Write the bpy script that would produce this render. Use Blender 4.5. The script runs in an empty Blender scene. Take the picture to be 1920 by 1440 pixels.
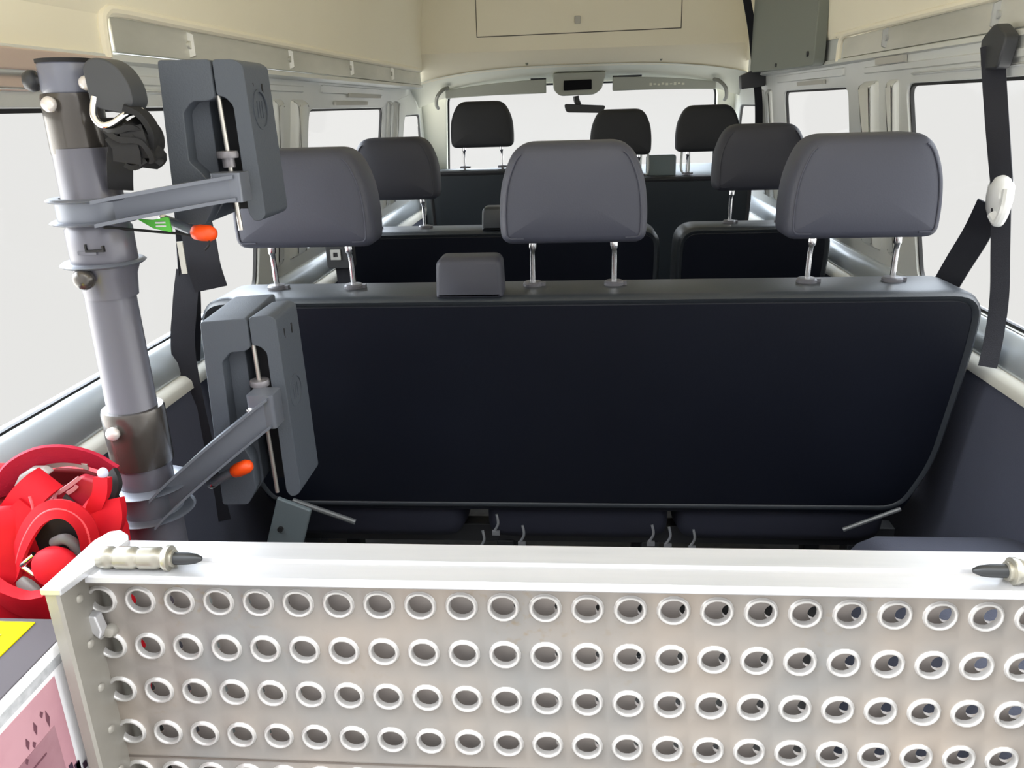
import bpy, bmesh, math, random
from mathutils import Vector, Matrix, geometry
random.seed(4)
S = bpy.context.scene
COL = S.collection
PI = math.pi

# ---------------------------------------------------------------- camera
F_PX, W_PX, H_PX = 1500.0, 1920.0, 1440.0
def pix(px, py): return Vector(((px-960)/F_PX, -(py-720)/F_PX, -1))
_f = Vector((1080-960, 195-720)); _n = Vector((.031, 1.0))
_t = -F_PX*F_PX/_f.dot(_n)
Yc = pix(1080, 195).normalized()                      # world +Y seen from the camera
Zc = -(pix(960+_t*_n.x, 720+_t*_n.y)).normalized()    # world +Z seen from the camera
Xc = Yc.cross(Zc).normalized()
rot = Matrix((Xc, Yc, Zc))                            # camera -> world
cam_d = bpy.data.cameras.new('camera'); cam = bpy.data.objects.new('camera', cam_d); COL.objects.link(cam)
cam.matrix_world = Matrix.Translation((0, 0, 1.25)) @ rot.to_4x4()
cam_d.sensor_fit = 'HORIZONTAL'; cam_d.sensor_width = 36; cam_d.lens = 36*F_PX/W_PX
cam_d.clip_start = .02; cam_d.clip_end = 200
S.camera = cam

# ---------------------------------------------------------------- view + world
S.view_settings.view_transform = 'Standard'; S.view_settings.look = 'None'
S.view_settings.gamma = 1; S.view_settings.use_curve_mapping = False
S.view_settings.exposure = 0.0
SKY_HIGH, SKY_REAR = 10.0, 0.05
SIDE_GLOW, REAR_GLOW = 4.9, 0.80       # unseen brightness added beside and behind the van, as multiples of the white ahead
w = bpy.data.worlds.new('world'); S.world = w; w.use_nodes = True
nt = w.node_tree; nt.nodes.clear()
def nd(t, **k):
    n = nt.nodes.new(t)
    for a, b in k.items(): setattr(n, a, b)
    return n
tc = nd('ShaderNodeTexCoord'); sp = nd('ShaderNodeSeparateXYZ'); nt.links.new(tc.outputs['Generated'], sp.inputs[0])
up = nd('ShaderNodeMapRange'); up.interpolation_type = 'SMOOTHSTEP'
up.inputs['From Min'].default_value = .03; up.inputs['From Max'].default_value = .5
up.inputs['To Min'].default_value = 0; up.inputs['To Max'].default_value = 1
nt.links.new(sp.outputs['Z'], up.inputs['Value'])
fr = nd('ShaderNodeMapRange'); fr.interpolation_type = 'SMOOTHSTEP'
fr.inputs['From Min'].default_value = -.75; fr.inputs['From Max'].default_value = .1
fr.inputs['To Min'].default_value = SKY_REAR; fr.inputs['To Max'].default_value = 1
nt.links.new(sp.outputs['Y'], fr.inputs['Value'])
lr = nd('ShaderNodeMapRange'); lr.interpolation_type = 'SMOOTHSTEP'      # brighter half of the sky is on the van's left
lr.inputs['From Min'].default_value = -.6; lr.inputs['From Max'].default_value = .6
lr.inputs['To Min'].default_value = 1.35; lr.inputs['To Max'].default_value = .60
nt.links.new(sp.outputs['X'], lr.inputs['Value'])
m0 = nd('ShaderNodeMath', operation='MULTIPLY'); nt.links.new(up.outputs[0], m0.inputs[0]); nt.links.new(lr.outputs[0], m0.inputs[1])
mu = nd('ShaderNodeMath', operation='MULTIPLY'); nt.links.new(m0.outputs[0], mu.inputs[0]); nt.links.new(fr.outputs[0], mu.inputs[1])
mx = nd('ShaderNodeMix'); mx.data_type = 'RGBA'; mx.clamp_factor = False
mx.inputs['A'].default_value = (.875, .862, .85, 1); mx.inputs['B'].default_value = (SKY_HIGH*.90, SKY_HIGH*.99, SKY_HIGH*1.12, 1)
nt.links.new(mu.outputs[0], mx.inputs['Factor'])
def mr(src, a, b, c, d):
    n = nd('ShaderNodeMapRange'); n.interpolation_type = 'SMOOTHSTEP'
    for k, v in zip(('From Min', 'From Max', 'To Min', 'To Max'), (a, b, c, d)): n.inputs[k].default_value = v
    nt.links.new(src, n.inputs['Value']); return n.outputs[0]
def ma(op, a, b):
    n = nd('ShaderNodeMath', operation=op)
    for i, v in enumerate((a, b)):
        if isinstance(v, (int, float)): n.inputs[i].default_value = v
        else: nt.links.new(v, n.inputs[i])
    return n.outputs[0]
side_w = mr(sp.outputs['Y'], .25, .62, 1, 0)
amount = ma('MULTIPLY', mr(sp.outputs['Y'], -.75, -.15, REAR_GLOW, SIDE_GLOW), lr.outputs[0])
extra = ma('MULTIPLY', side_w, amount)
vs = nd('ShaderNodeVectorMath', operation='SCALE'); vs.inputs[0].default_value = (.88, .86, .82); nt.links.new(extra, vs.inputs['Scale'])
va = nd('ShaderNodeVectorMath', operation='ADD'); nt.links.new(mx.outputs['Result'], va.inputs[0]); nt.links.new(vs.outputs[0], va.inputs[1])
bg = nd('ShaderNodeBackground'); nt.links.new(va.outputs[0], bg.inputs['Color'])
wo = nd('ShaderNodeOutputWorld'); nt.links.new(bg.outputs[0], wo.inputs[0])
# soft sun coming over the camera's right shoulder through the open tailgate
sd = bpy.data.lights.new('sun', 'SUN'); so = bpy.data.objects.new('sun', sd); COL.objects.link(so)
sd.energy = .25; sd.angle = math.radians(12); sd.color = (1, .95, .88)
so.rotation_euler = Vector((-.45, .55, -.62)).to_track_quat('-Z', 'Y').to_euler()

# ---------------------------------------------------------------- materials
MATS = {}
def M(name, col, rough=.5, metal=0., col2=None, nscale=6., bump=0., bscale=200., spec=.5, emis=None, coat=0., stretch=None, contrast=(.35, .65)):
    if name in MATS: return MATS[name]
    m = bpy.data.materials.new(name); m.use_nodes = True; t = m.node_tree; p = t.nodes['Principled BSDF']
    p.inputs['Base Color'].default_value = (*col, 1); p.inputs['Roughness'].default_value = rough
    p.inputs['Metallic'].default_value = metal; p.inputs['Specular IOR Level'].default_value = spec
    p.inputs['Coat Weight'].default_value = coat
    tcn = t.nodes.new('ShaderNodeTexCoord'); src = tcn.outputs['Object']
    if stretch:
        mp = t.nodes.new('ShaderNodeMapping'); mp.inputs['Scale'].default_value = stretch
        t.links.new(src, mp.inputs[0]); src = mp.outputs[0]
    if col2 is not None:
        n = t.nodes.new('ShaderNodeTexNoise'); n.inputs['Scale'].default_value = nscale; n.inputs['Detail'].default_value = 5
        t.links.new(src, n.inputs['Vector'])
        r = t.nodes.new('ShaderNodeValToRGB'); r.color_ramp.elements[0].position = contrast[0]; r.color_ramp.elements[1].position = contrast[1]
        r.color_ramp.elements[0].color = (*col, 1); r.color_ramp.elements[1].color = (*col2, 1)
        t.links.new(n.outputs['Fac'], r.inputs[0]); t.links.new(r.outputs[0], p.inputs['Base Color'])
    if bump:
        n = t.nodes.new('ShaderNodeTexNoise'); n.inputs['Scale'].default_value = bscale; n.inputs['Detail'].default_value = 3
        t.links.new(src, n.inputs['Vector'])
        b = t.nodes.new('ShaderNodeBump'); b.inputs['Strength'].default_value = bump; b.inputs['Distance'].default_value = .002
        t.links.new(n.outputs['Fac'], b.inputs['Height']); t.links.new(b.outputs[0], p.inputs['Normal'])
    MATS[name] = m; return m

cream  = M('cream_shell', (.88, .825, .66), .55, col2=(.85, .79, .62), nscale=1.3, bump=.15, bscale=60)
creamw = M('cab_headliner', (.74, .74, .63), .7, bump=.1)
paint  = M('silver_paint', (.68, .69, .66), .38, metal=.15, col2=(.61, .63, .61), nscale=3, coat=.15)
sillm  = M('sill_paint', (.50, .54, .57), .24, metal=.45, coat=.3)
galv   = M('galvanised_rail', (.55, .55, .50), .38, metal=.45, col2=(.75, .74, .68), nscale=4, stretch=(1, .6, 2))
rubber = M('black_rubber', (.012, .012, .013), .6)
trimm  = M('trim_cloth', (.055, .060, .088), .85, bump=.3, bscale=400)
ledge  = M('cream_ledge', (.48, .47, .42), .6)
floorm = M('grey_floor', (.07, .07, .075), .7, col2=(.10, .10, .10), nscale=40)
flapm  = M('grey_panel', (.185, .20, .175), .6)
archm  = M('arch_grey', (.20, .215, .21), .6)
leather= M('dark_leatherette', (.024, .029, .036), .42, bump=.12, bscale=350)
headm  = M('headrest_leatherette', (.054, .058, .082), .5, bump=.12, bscale=350)
headm1 = M('front_headrest_shaded', (.012, .013, .016), .7, bump=.12, bscale=350)  # front-row headrests: weaker light up there painted in as a darker tone
backm  = M('seat_back_board', (.0045, .006, .012), .45, spec=.28, col2=(.0065, .0085, .016), nscale=3, bump=.12, bscale=150, contrast=(.45, .8))
cushm  = M('cushion_underside', (.012, .014, .028), .8)
chrome = M('chrome', (.80, .80, .82), .14, metal=1)
plastd = M('dark_plastic', (.03, .032, .036), .45)
belt_m = M('belt_webbing', (.006, .007, .013), .75, bump=.3, bscale=700)
alu    = M('aluminium_plate', (.325, .280, .238), .50, metal=.35, col2=(.225, .226, .222), nscale=5, bump=.25, bscale=45)
_t2 = alu.node_tree; _p = _t2.nodes['Principled BSDF']; _src = _p.inputs['Base Color'].links[0].from_socket
_tc = _t2.nodes.new('ShaderNodeTexCoord'); _ns = _t2.nodes.new('ShaderNodeTexNoise'); _ns.inputs['Scale'].default_value = 110; _ns.inputs['Detail'].default_value = 4
_rp = _t2.nodes.new('ShaderNodeValToRGB'); _rp.color_ramp.elements[0].position = .54; _rp.color_ramp.elements[1].position = .72; _rp.color_ramp.elements[0].color = (0, 0, 0, 1)
_nb = _t2.nodes.new('ShaderNodeTexNoise'); _nb.inputs['Scale'].default_value = 4.5; _rb = _t2.nodes.new('ShaderNodeValToRGB'); _rb.color_ramp.elements[0].position = .56; _rb.color_ramp.elements[1].position = .68; _rb.color_ramp.elements[0].color = (0, 0, 0, 1)
_mm = _t2.nodes.new('ShaderNodeMath'); _mm.operation = 'MULTIPLY'; _mx = _t2.nodes.new('ShaderNodeMix'); _mx.data_type = 'RGBA'; _mx.inputs['B'].default_value = (.235, .18, .115, 1)
_t2.links.new(_tc.outputs['Object'], _ns.inputs[0]); _t2.links.new(_tc.outputs['Object'], _nb.inputs[0]); _t2.links.new(_ns.outputs[0], _rp.inputs[0]); _t2.links.new(_nb.outputs[0], _rb.inputs[0])
_t2.links.new(_rp.outputs[0], _mm.inputs[0]); _t2.links.new(_rb.outputs[0], _mm.inputs[1]); _t2.links.new(_mm.outputs[0], _mx.inputs['Factor']); _t2.links.new(_src, _mx.inputs['A']); _t2.links.new(_mx.outputs['Result'], _p.inputs['Base Color'])
alur   = M('aluminium_rail', (.30, .285, .25), .45, metal=.35, col2=(.36, .345, .31), nscale=9, bump=.15, bscale=60)
aluc   = M('aluminium_cap', (.60, .60, .62), .34, metal=.5, col2=(.52, .53, .55), nscale=12, stretch=(.3, 3, 3))
alub   = rimm   = M('aluminium_rim', (.52, .51, .495), .34, metal=.45)
alub   = M('aluminium_rear_sheet', (.62, .56, .52), .6, metal=.1, col2=(.50, .46, .44), nscale=8)
pinm   = M('pin_steel', (.33, .315, .27), .35, metal=.7, col2=(.46, .44, .37), nscale=30)
poleg  = M('grey_pole', (.115, .115, .140), .33, metal=.25, coat=.2)
sleevem= M('bronze_black_sleeve', (.075, .068, .062), .25, metal=.5, coat=.3)
clampm = M('clamp_polymer', (.070, .082, .102), .55, bump=.2, bscale=500)
armm   = M('cast_arm', (.165, .18, .215), .36, metal=.35)
orange = M('orange_plastic', (.88, .075, .005), .4)
blackc = M('black_strap', (.006, .006, .007), .7)
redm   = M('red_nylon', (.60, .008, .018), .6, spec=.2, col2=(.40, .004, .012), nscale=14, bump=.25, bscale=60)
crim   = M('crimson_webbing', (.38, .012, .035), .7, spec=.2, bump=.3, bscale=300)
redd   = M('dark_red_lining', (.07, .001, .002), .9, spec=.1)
greyl  = M('pale_grey_plastic', (.42, .43, .42), .5)
green  = M('green_tag', (.12, .62, .07), .5)
white  = M('white_print', (.82, .82, .84), .6)
yellow = M('yellow_label', (.72, .62, .0), .8, spec=.1)
casem  = M('case_top_grey', (.075, .068, .074), .85, spec=.1)
greyst = M('grey_strip', (.36, .37, .39), .6, col2=(.52, .53, .55), nscale=90)
pink   = M('pink_label', (.50, .27, .31), .6, col2=(.44, .225, .265), nscale=18)
pinkd  = M('mauve_print', (.27, .13, .16), .6, col2=(.34, .18, .21), nscale=25)
inkm   = M('dark_ink', (.03, .01, .03), .7)

glass = bpy.data.materials.new('window_glass'); glass.use_nodes = True
g = glass.node_tree; g.nodes.clear()
gt = g.nodes.new('ShaderNodeBsdfTransparent'); gt.inputs[0].default_value = (.985, .99, .985, 1)
gg = g.nodes.new('ShaderNodeBsdfGlossy'); gg.inputs['Roughness'].default_value = .03
gm = g.nodes.new('ShaderNodeMixShader'); gm.inputs[0].default_value = .03
go = g.nodes.new('ShaderNodeOutputMaterial')
g.links.new(gt.outputs[0], gm.inputs[1]); g.links.new(gg.outputs[0], gm.inputs[2]); g.links.new(gm.outputs[0], go.inputs[0])

# ---------------------------------------------------------------- mesh helpers
class MB:
    def __init__(s): s.v = []; s.f = []
    def add(s, verts, faces):
        o = len(s.v); s.v += [Vector(p) for p in verts]; s.f += [[i+o for i in f] for f in faces]; return s
    def box(s, x0, x1, y0, y1, z0, z1):
        return s.add([(x, y, z) for z in (z0, z1) for y in (y0, y1) for x in (x0, x1)],
                     [(0, 2, 3, 1), (4, 5, 7, 6), (0, 1, 5, 4), (2, 6, 7, 3), (0, 4, 6, 2), (1, 3, 7, 5)])
    def loft(s, rings, cap=True, closed=True):
        n = len(rings[0]); V = [p for r in rings for p in r]; Fc = []
        for k in range(len(rings)-1):
            for i in range(n if closed else n-1):
                j = (i+1) % n; Fc.append((k*n+i, k*n+j, (k+1)*n+j, (k+1)*n+i))
        if cap: Fc += [tuple(range(n))[::-1], tuple((len(rings)-1)*n+i for i in range(n))]
        return s.add(V, Fc)
    def lathe(s, base, prof, axis=(0, 0, 1), n=28, cap=True):
        ax = Vector(axis).normalized(); u = ax.orthogonal().normalized(); v = ax.cross(u); b = Vector(base)
        return s.loft([[b+ax*h+(u*math.cos(a)+v*math.sin(a))*r for a in (2*PI*i/n for i in range(n))] for h, r in prof], cap)
    def cyl(s, a, b, r, n=20, r2=None):
        a = Vector(a); b = Vector(b); L = (b-a).length
        return s.lathe(a, [(0, r), (L, r if r2 is None else r2)], b-a, n)
    def tube(s, pts, r, n=12, smooth=6):
        P = spline(pts, smooth); R = r if callable(r) else (lambda t: r)
        rings = []; nrm = None
        for i, p in enumerate(P):
            t = (P[min(i+1, len(P)-1)]-P[max(i-1, 0)]).normalized()
            nrm = t.orthogonal().normalized() if nrm is None else (nrm-t*nrm.dot(t)).normalized()
            b = t.cross(nrm); rr = R(i/(len(P)-1))
            rings.append([p+(nrm*math.cos(a)+b*math.sin(a))*rr for a in (2*PI*k/n for k in range(n))])
        return s.loft(rings)
    def ribbon(s, pts, wdir, width, th=.002, smooth=6):
        """flat webbing following pts, width along wdir (vector or list of vectors)"""
        P = spline(pts, smooth); rings = []
        W = spline(wdir, smooth) if isinstance(wdir, list) else [Vector(wdir)]*len(P)
        for i, p in enumerate(P):
            t = (P[min(i+1, len(P)-1)]-P[max(i-1, 0)]).normalized(); wd = W[i]
            wd = (wd-t*wd.dot(t)).normalized(); nn = t.cross(wd); a = wd*width/2; b = nn*th/2
            rings.append([p-a-b, p+a-b, p+a+b, p-a+b])
        return s.loft(rings)
    def prism(s, poly, f, t0, t1):
        """poly (u,v) mapped by f(u,v,t), extruded t0..t1"""
        return s.loft([[f(u, v, t0) for u, v in poly], [f(u, v, t1) for u, v in poly]])
    def plate(s, outer, holes, f, t0, t1):
        loops = [outer]+holes; flat = [Vector(p) for l in loops for p in l]; ed = []; o = 0
        for l in loops: ed += [(o+i, o+(i+1) % len(l)) for i in range(len(l))]; o += len(l)
        r = geometry.delaunay_2d_cdt(flat, ed, [], 0, 1e-7)
        pv = r[0]; n = len(pv)
        def within(c, l):
            k = False
            for i in range(len(l)):
                a, b = l[i-1], l[i]
                if (a[1] > c.y) != (b[1] > c.y) and c.x < (b[0]-a[0])*(c.y-a[1])/(b[1]-a[1])+a[0]: k = not k
            return k
        tris = []
        for t in r[2]:
            c = sum((pv[i] for i in t), Vector((0, 0)))/len(t)
            if within(c, outer) and not any(within(c, h) for h in holes): tris.append(t)
        V = [f(p.x, p.y, t0) for p in pv]+[f(p.x, p.y, t1) for p in pv]+[f(p.x, p.y, t0) for p in flat]+[f(p.x, p.y, t1) for p in flat]
        Fc = [tuple(t) for t in tris]+[tuple(i+n for i in t)[::-1] for t in tris]; o = 2*n; n = len(flat)
        for l in loops:
            m = len(l)
            for i in range(m): j = (i+1) % m; Fc.append((o+i, o+j, n+o+j, n+o+i))
            o += m
        return s.add(V, Fc)
    def build(s, name, mat, parent=None, smooth=35, bevel=0, seg=2, subd=0, fix=True):
        me = bpy.data.meshes.new(name); me.from_pydata(s.v, [], s.f)
        bm = bmesh.new(); bm.from_mesh(me)
        if fix:
            bmesh.ops.remove_doubles(bm, verts=bm.verts, dist=1e-6)
            bmesh.ops.recalc_face_normals(bm, faces=bm.faces)
        bm.to_mesh(me); bm.free()
        me.materials.append(mat)
        for p in me.polygons: p.use_smooth = True
        me.set_sharp_from_angle(angle=math.radians(smooth))
        o = bpy.data.objects.new(name, me); COL.objects.link(o)
        if bevel:
            b = o.modifiers.new('bevel', 'BEVEL'); b.width = bevel; b.segments = seg; b.limit_method = 'ANGLE'; b.angle_limit = math.radians(40); b.harden_normals = True
        if subd:
            b = o.modifiers.new('sub', 'SUBSURF'); b.levels = b.render_levels = subd
        if parent: o.parent = parent
        return o
def spline(pts, k):
    P = [Vector(p) for p in pts]
    if k <= 1 or len(P) < 3: return P
    out = []
    for i in range(len(P)-1):
        p0 = P[max(i-1, 0)]; p1 = P[i]; p2 = P[i+1]; p3 = P[min(i+2, len(P)-1)]
        for j in range(k):
            t = j/k; out.append(.5*((2*p1)+(p2-p0)*t+(2*p0-5*p1+4*p2-p3)*t*t+(3*p1-p0-3*p2+p3)*t**3))
    return out+[P[-1]]
def rpoly(pts, r, n=5):
    """round the corners of polygon pts; r scalar or per-corner list"""
    out = []; m = len(pts)
    for i in range(m):
        a = Vector(pts[i-1]); b = Vector(pts[i]); c = Vector(pts[(i+1) % m]); rr = r[i] if isinstance(r, (list, tuple)) else r
        if rr <= 0: out.append(tuple(b)); continue
        u = (a-b); v = (c-b); d = min(rr, u.length*.49, v.length*.49); u.normalize(); v.normalize()
        for k in range(n+1):
            t = k/n; out.append(tuple(b+u*d*(1-t)**2+v*d*t**2))
    return out
def resample(poly, n):
    P = [Vector(p) for p in poly]; m = len(P); L = [0]
    for i in range(m): L.append(L[-1]+(P[(i+1) % m]-P[i]).length)
    out = []; k = 0
    for j in range(n):
        s_ = L[-1]*j/n
        while L[k+1] < s_: k += 1
        out.append(tuple(P[k].lerp(P[(k+1) % m], (s_-L[k])/max(1e-9, L[k+1]-L[k]))))
    return out
def inset(poly, d):
    m = len(poly); out = []; area = sum(poly[i-1][0]*poly[i][1]-poly[i][0]*poly[i-1][1] for i in range(m)); sg = 1 if area > 0 else -1
    for i in range(m):
        a = Vector(poly[i-1]); b = Vector(poly[i]); c = Vector(poly[(i+1) % m])
        e1 = (b-a).normalized(); e2 = (c-b).normalized(); n1 = Vector((-e1.y, e1.x))*sg; n2 = Vector((-e2.y, e2.x))*sg
        nn = n1+n2
        nn = nn.normalized()/max(.5, nn.normalized().dot(n1)) if nn.length > 1e-6 else n1
        out.append(tuple(b+nn*d))
    return out
def empty(name, loc=(0, 0, 0)):
    o = bpy.data.objects.new(name, None); COL.objects.link(o); o.location = loc; o.empty_display_size = .05; return o
def tag(o, label=None, cat=None, group=None, kind=None):
    if label: o['label'] = label
    if cat: o['category'] = cat
    if group: o['group'] = group
    if kind: o['kind'] = kind
    return o
def struct(o): o['kind'] = 'structure'; return o
def settle(root):
    """children are modelled in world space: shift their meshes into the root's frame"""
    def rec(o, off):
        for c in o.children:
            if c.type == 'MESH' and not c.get('_done'):
                c.data.transform(Matrix.Translation(-root.location)); c['_done'] = 1
            rec(c, off)
    rec(root, None)
    def clean(o):
        for c in o.children:
            if '_done' in c: del c['_done']
            clean(c)
    clean(root)

# ================================================================ VAN SHELL
SL = .13                                   # inward lean of the window band
def wx(z): return .80-(z-.83)*SL           # inner face of the window band
def side(sg, th=.03):
    return lambda y, z, t: Vector((sg*(wx(z)+t), y, z))
def winpoly(yb0, yb1, yt0, yt1, zb, zt, r=.035):
    return rpoly([(yb0, zb), (yb1, zb), (yt1, zt), (yt0, zt)], r, 5)
WIN = {'right': [winpoly(.35, 1.925, .35, 1.99, .835, 1.272), winpoly(2.40, 3.12, 2.40, 3.12, .87, 1.272), winpoly(3.56, 4.25, 3.56, 3.95, .90, 1.225)],
       'left':  [winpoly(.35, 1.93, .35, 1.97, .832, 1.266), winpoly(2.30, 3.22, 2.32, 3.24, .87, 1.258), winpoly(3.62, 4.25, 3.66, 4.02, .90, 1.225)]}
wn = 1
for nm, sg in (('left', -1), ('right', 1)):
    wall = empty('wall_'+nm); struct(wall)
    mb = MB(); f = side(sg)
    mb.plate([(.25, .745), (4.6, .745), (4.6, .85), (4.05, 1.346), (.25, 1.346)], WIN[nm], f, 0, .016)
    mb.build('window_band', paint, wall, bevel=.004)
    # pressed ribs and pillar section between the two side windows
    mb = MB()
    for y0, y1, d in ((2.03, 2.10, .012), (2.16, 2.27, .020), (3.30, 3.38, .012), (3.44, 3.5, .016)):
        poly = rpoly([(y0, .86), (y1, .86), (y1, 1.285), (y0, 1.285)], .012, 3)
        mb.loft([[f(u, v, .004) for u, v in poly], [f(u, v, -d*.35) for u, v in inset(poly, .006)], [f(u, v, -d*.75) for u, v in inset(poly, .013)], [f(u, v, -d) for u, v in inset(poly, .021)]])
    for z0, z1, y0, y1 in ((1.300, 1.318, .30, 2.26), (1.287, 1.296, .30, 1.95), (1.30, 1.325, 2.42, 3.2)):
        poly = rpoly([(y0, z0), (y1, z0), (y1, z1), (y0, z1)], .006, 3)
        mb.loft([[f(u, v, .002) for u, v in poly], [f(u, v, -.006) for u, v in inset(poly, .003)]])
    mb.build('pillar_rib', paint, wall, bevel=.002)
    # pale sticker-like plates on the window header
    mb = MB(); 
    for y0, y1, z0, z1 in (((2.70, 3.15, 1.292, 1.305), (2.55, 2.95, 1.268, 1.280)) if sg < 0 else ((1.98, 2.16, 1.318, 1.333), (2.6, 2.9, 1.285, 1.297))):
        poly = [(y0, z0), (y1, z0), (y1, z1), (y0, z1)]
        mb.prism(poly, f, -.009, -.001)
    mb.build('header_plate', ledge, wall)
    # sill, ledge and lower trim
    mb = MB()
    prof = [(.802, .834), (.794, .826), (.783, .812), (.776, .795), (.774, .775), (.778, .758), (.79, .752), (.83, .752), (.83, .834)]
    mb.loft([[Vector((sg*x, y, z)) for x, z in prof] for y in (.25, 4.3)])
    mb.build('sill', sillm, wall, smooth=60)
    mb = MB()
    prof = [(.80, .770), (.777, .770), (.766, .767), (.757, .757), (.755, .742), (.80, .735)]
    mb.loft([[Vector((sg*x, y, z)) for x, z in prof] for y in (.25, 4.2)])
    mb.build('ledge', ledge, wall, smooth=60)
    mb = MB()
    prof = [(.764, .743), (.755, .70), (.752, .5), (.765, .2), (.79, 0), (.83, 0), (.83, .743)]
    mb.loft([[Vector((sg*x, y, z)) for x, z in prof] for y in (.25, 4.2)])
    mb.build('lower_trim', trimm, wall, smooth=60)
    # roof rail strip: recessed galvanised channel with cream rounded surround
    xr = lambda y: (.738-(y-1.3)*.0277) if sg < 0 else (.742-(y-1.5)*.0093)
    mb = MB(); ys = [.3+i*.1 for i in range(38)]
    y_start = 1.33 if sg < 0 else .3
    y_end = 3.66 if sg < 0 else 2.43
    fr_ = lambda u, v, t: Vector((sg*(xr(u)+t), u, v))
    mb.prism(rpoly([(y_start, 1.350), (y_end, 1.348), (y_end, 1.398), (y_start, 1.405)], .008, 3), fr_, -.004, .012)
    rail = mb.build('roof_rail', galv, wall, bevel=.002)
    mb = MB()
    k = y_start+.25
    while k < y_end-.1:
        mb.cyl(fr_(k, 1.376, -.001), fr_(k, 1.376, -.009), .007, 14)
        mb.loft([[fr_(k+a, 1.354+b, -.004) for a, b in ((0, 0), (.012, 0), (.012, .045), (0, .045))], [fr_(k+.003+a*.5, 1.358+b*.8, -.014) for a, b in ((0, 0), (.012, 0), (.012, .045), (0, .045))]])
        k += .52
    mb.build('rail_screw', greyl if sg > 0 else galv, rail)
    # drip channel below the rail
    mb = MB()
    prof = [(0, 1.348), (-.010, 1.345), (-.012, 1.336), (.002, 1.330), (.03, 1.330), (.03, 1.348)]
    mb.loft([[Vector((sg*(xr(y)+dx if dx < .02 else .775), y, z)) for dx, z in prof] for y in (.25, 3.66)])
    mb.build('roof_gutter', paint, wall, smooth=50)
    # cream high-roof side shell
    mb = MB()
    prof = [(.03, 1.40), (-.006, 1.402), (-.010, 1.412), (-.012, 1.44), (-.018, 1.55), (-.04, 1.72), (-.10, 1.86), (-.22, 1.95), (-.22, 1.99), (.03, 1.99)]
    y0 = .25
    mb.loft([[Vector((sg*(xr(y)+dx), y, z)) for dx, z in prof] for y in (y0, 3.72)])
    mb.build('roof_shell', cream, wall, smooth=50)
    # rounded cream moulding round the end of the rail and, behind it, the flat tan end panel
    if sg < 0:
        mb = MB()
        mb.tube([fr_(3.64, 1.405, -.006), fr_(2.5, 1.407, -.006), fr_(1.6, 1.410, -.006), fr_(1.36, 1.412, -.006), fr_(1.312, 1.405, -.006), fr_(1.300, 1.385, -.006), fr_(1.298, 1.34, -.006)], .010, 10, 5)
        mb.build('rail_moulding', cream, wall)
        mb = MB(); mb.prism([(.27, 1.345), (1.30, 1.342), (1.30, 1.42), (.27, 1.42)], fr_, -.006, .02); mb.build('end_panel', cream, wall, bevel=.003)
        mb = MB()
        mb.prism([(.27, 1.288), (1.30, 1.288), (1.30, 1.314), (.27, 1.314)], f, -.006, .01); mb.prism([(.27, 1.314), (1.30, 1.314), (1.30, 1.341), (.27, 1.341)], f, -.010, .01)
        mb.build('lower_end_panel', M('tan_panel', (.56, .43, .36), .5, col2=(.56, .47, .40), nscale=3), wall, bevel=.003)
    else:
        mb = MB()
        mb.tube([fr_(.3, 1.406, -.006), fr_(2.3, 1.408, -.006), fr_(2.42, 1.405, -.006), fr_(2.45, 1.385, -.006), fr_(2.455, 1.34, -.006)], .009, 10, 5)
        mb.build('rail_moulding', cream, wall)
        mb = MB(); mb.prism([(2.43, 1.335), (3.66, 1.335), (3.66, 1.405), (2.43, 1.405)], fr_, -.003, .012); mb.build('rail_infill', paint, wall)
        mb = MB(); mb.prism(rpoly([(2.56, 1.335), (3.42, 1.345), (3.42, 1.99), (2.56, 1.99)], .02, 3), fr_, -.045, -.012)
        pn = mb.build('grey_wall_panel', flapm, wall, bevel=.004)
        mb = MB(); 
        mb.cyl(fr_(2.62, 1.37, -.05), fr_(2.62, 1.37, -.044), .008, 12); mb.cyl(fr_(3.0, 1.355, -.05), fr_(3.0, 1.355, -.044), .006, 12)
        mb.build('panel_clip', plastd, pn)
    # glazing
    for hole in WIN[nm]:
        mb = MB()
        big = inset(hole, -.004); sm = inset(hole, .006)
        mb.loft([[f(u, v, t) for u, v in pl] for pl, t in ((big, .006), (sm, .006), (sm, .014), (big, .014), (big, .006))], cap=False)
        wo_ = mb.build('window_%d' % wn, rubber); struct(wo_)
        mb = MB(); mb.prism(inset(hole, .002), f, .0085, .0125)
        mb.build('glass_pane', glass, wo_)
        wn += 1

# floor, roof skin
mb = MB(); mb.box(-.86, .86, .25, 4.4, -.04, 0); struct(mb.build('floor', floorm))
mb = MB(); mb.box(-.75, .76, .25, 3.75, 1.955, 2.0); struct(mb.build('ceiling', cream))

# front bulkhead of the high roof
wf = empty('wall_front', (0, 3.65, 1.4)); struct(wf)
ff = lambda x, z, t: Vector((x, 3.65+t, z))
mb = MB()
archz = lambda x: 1.402-.05*abs((x-.03)/.7)**3.2
low = [(-.70+1.43*i/40) for i in range(41)]
mb.plate([(-.70, 1.47), (.73, 1.47), (.73, 1.99), (-.70, 1.99)], [], ff, 0, .03)
# lower fairing below the crease, sweeping down and forwards to an arched lip
rA = [ff(x, 1.472, 0) for x in low]; rB = [ff(x, 1.462, .004) for x in low]; rC = [Vector((x, 3.70, archz(x)+.012)) for x in low]; rD = [Vector((x, 3.72, archz(x))) for x in low]; rE = [Vector((x, 3.76, archz(x)+.004)) for x in low]
mb.loft([rA, rB, rC, rD, rE], cap=False, closed=False)
mb.build('bulkhead', cream, wf, smooth=40)
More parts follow.
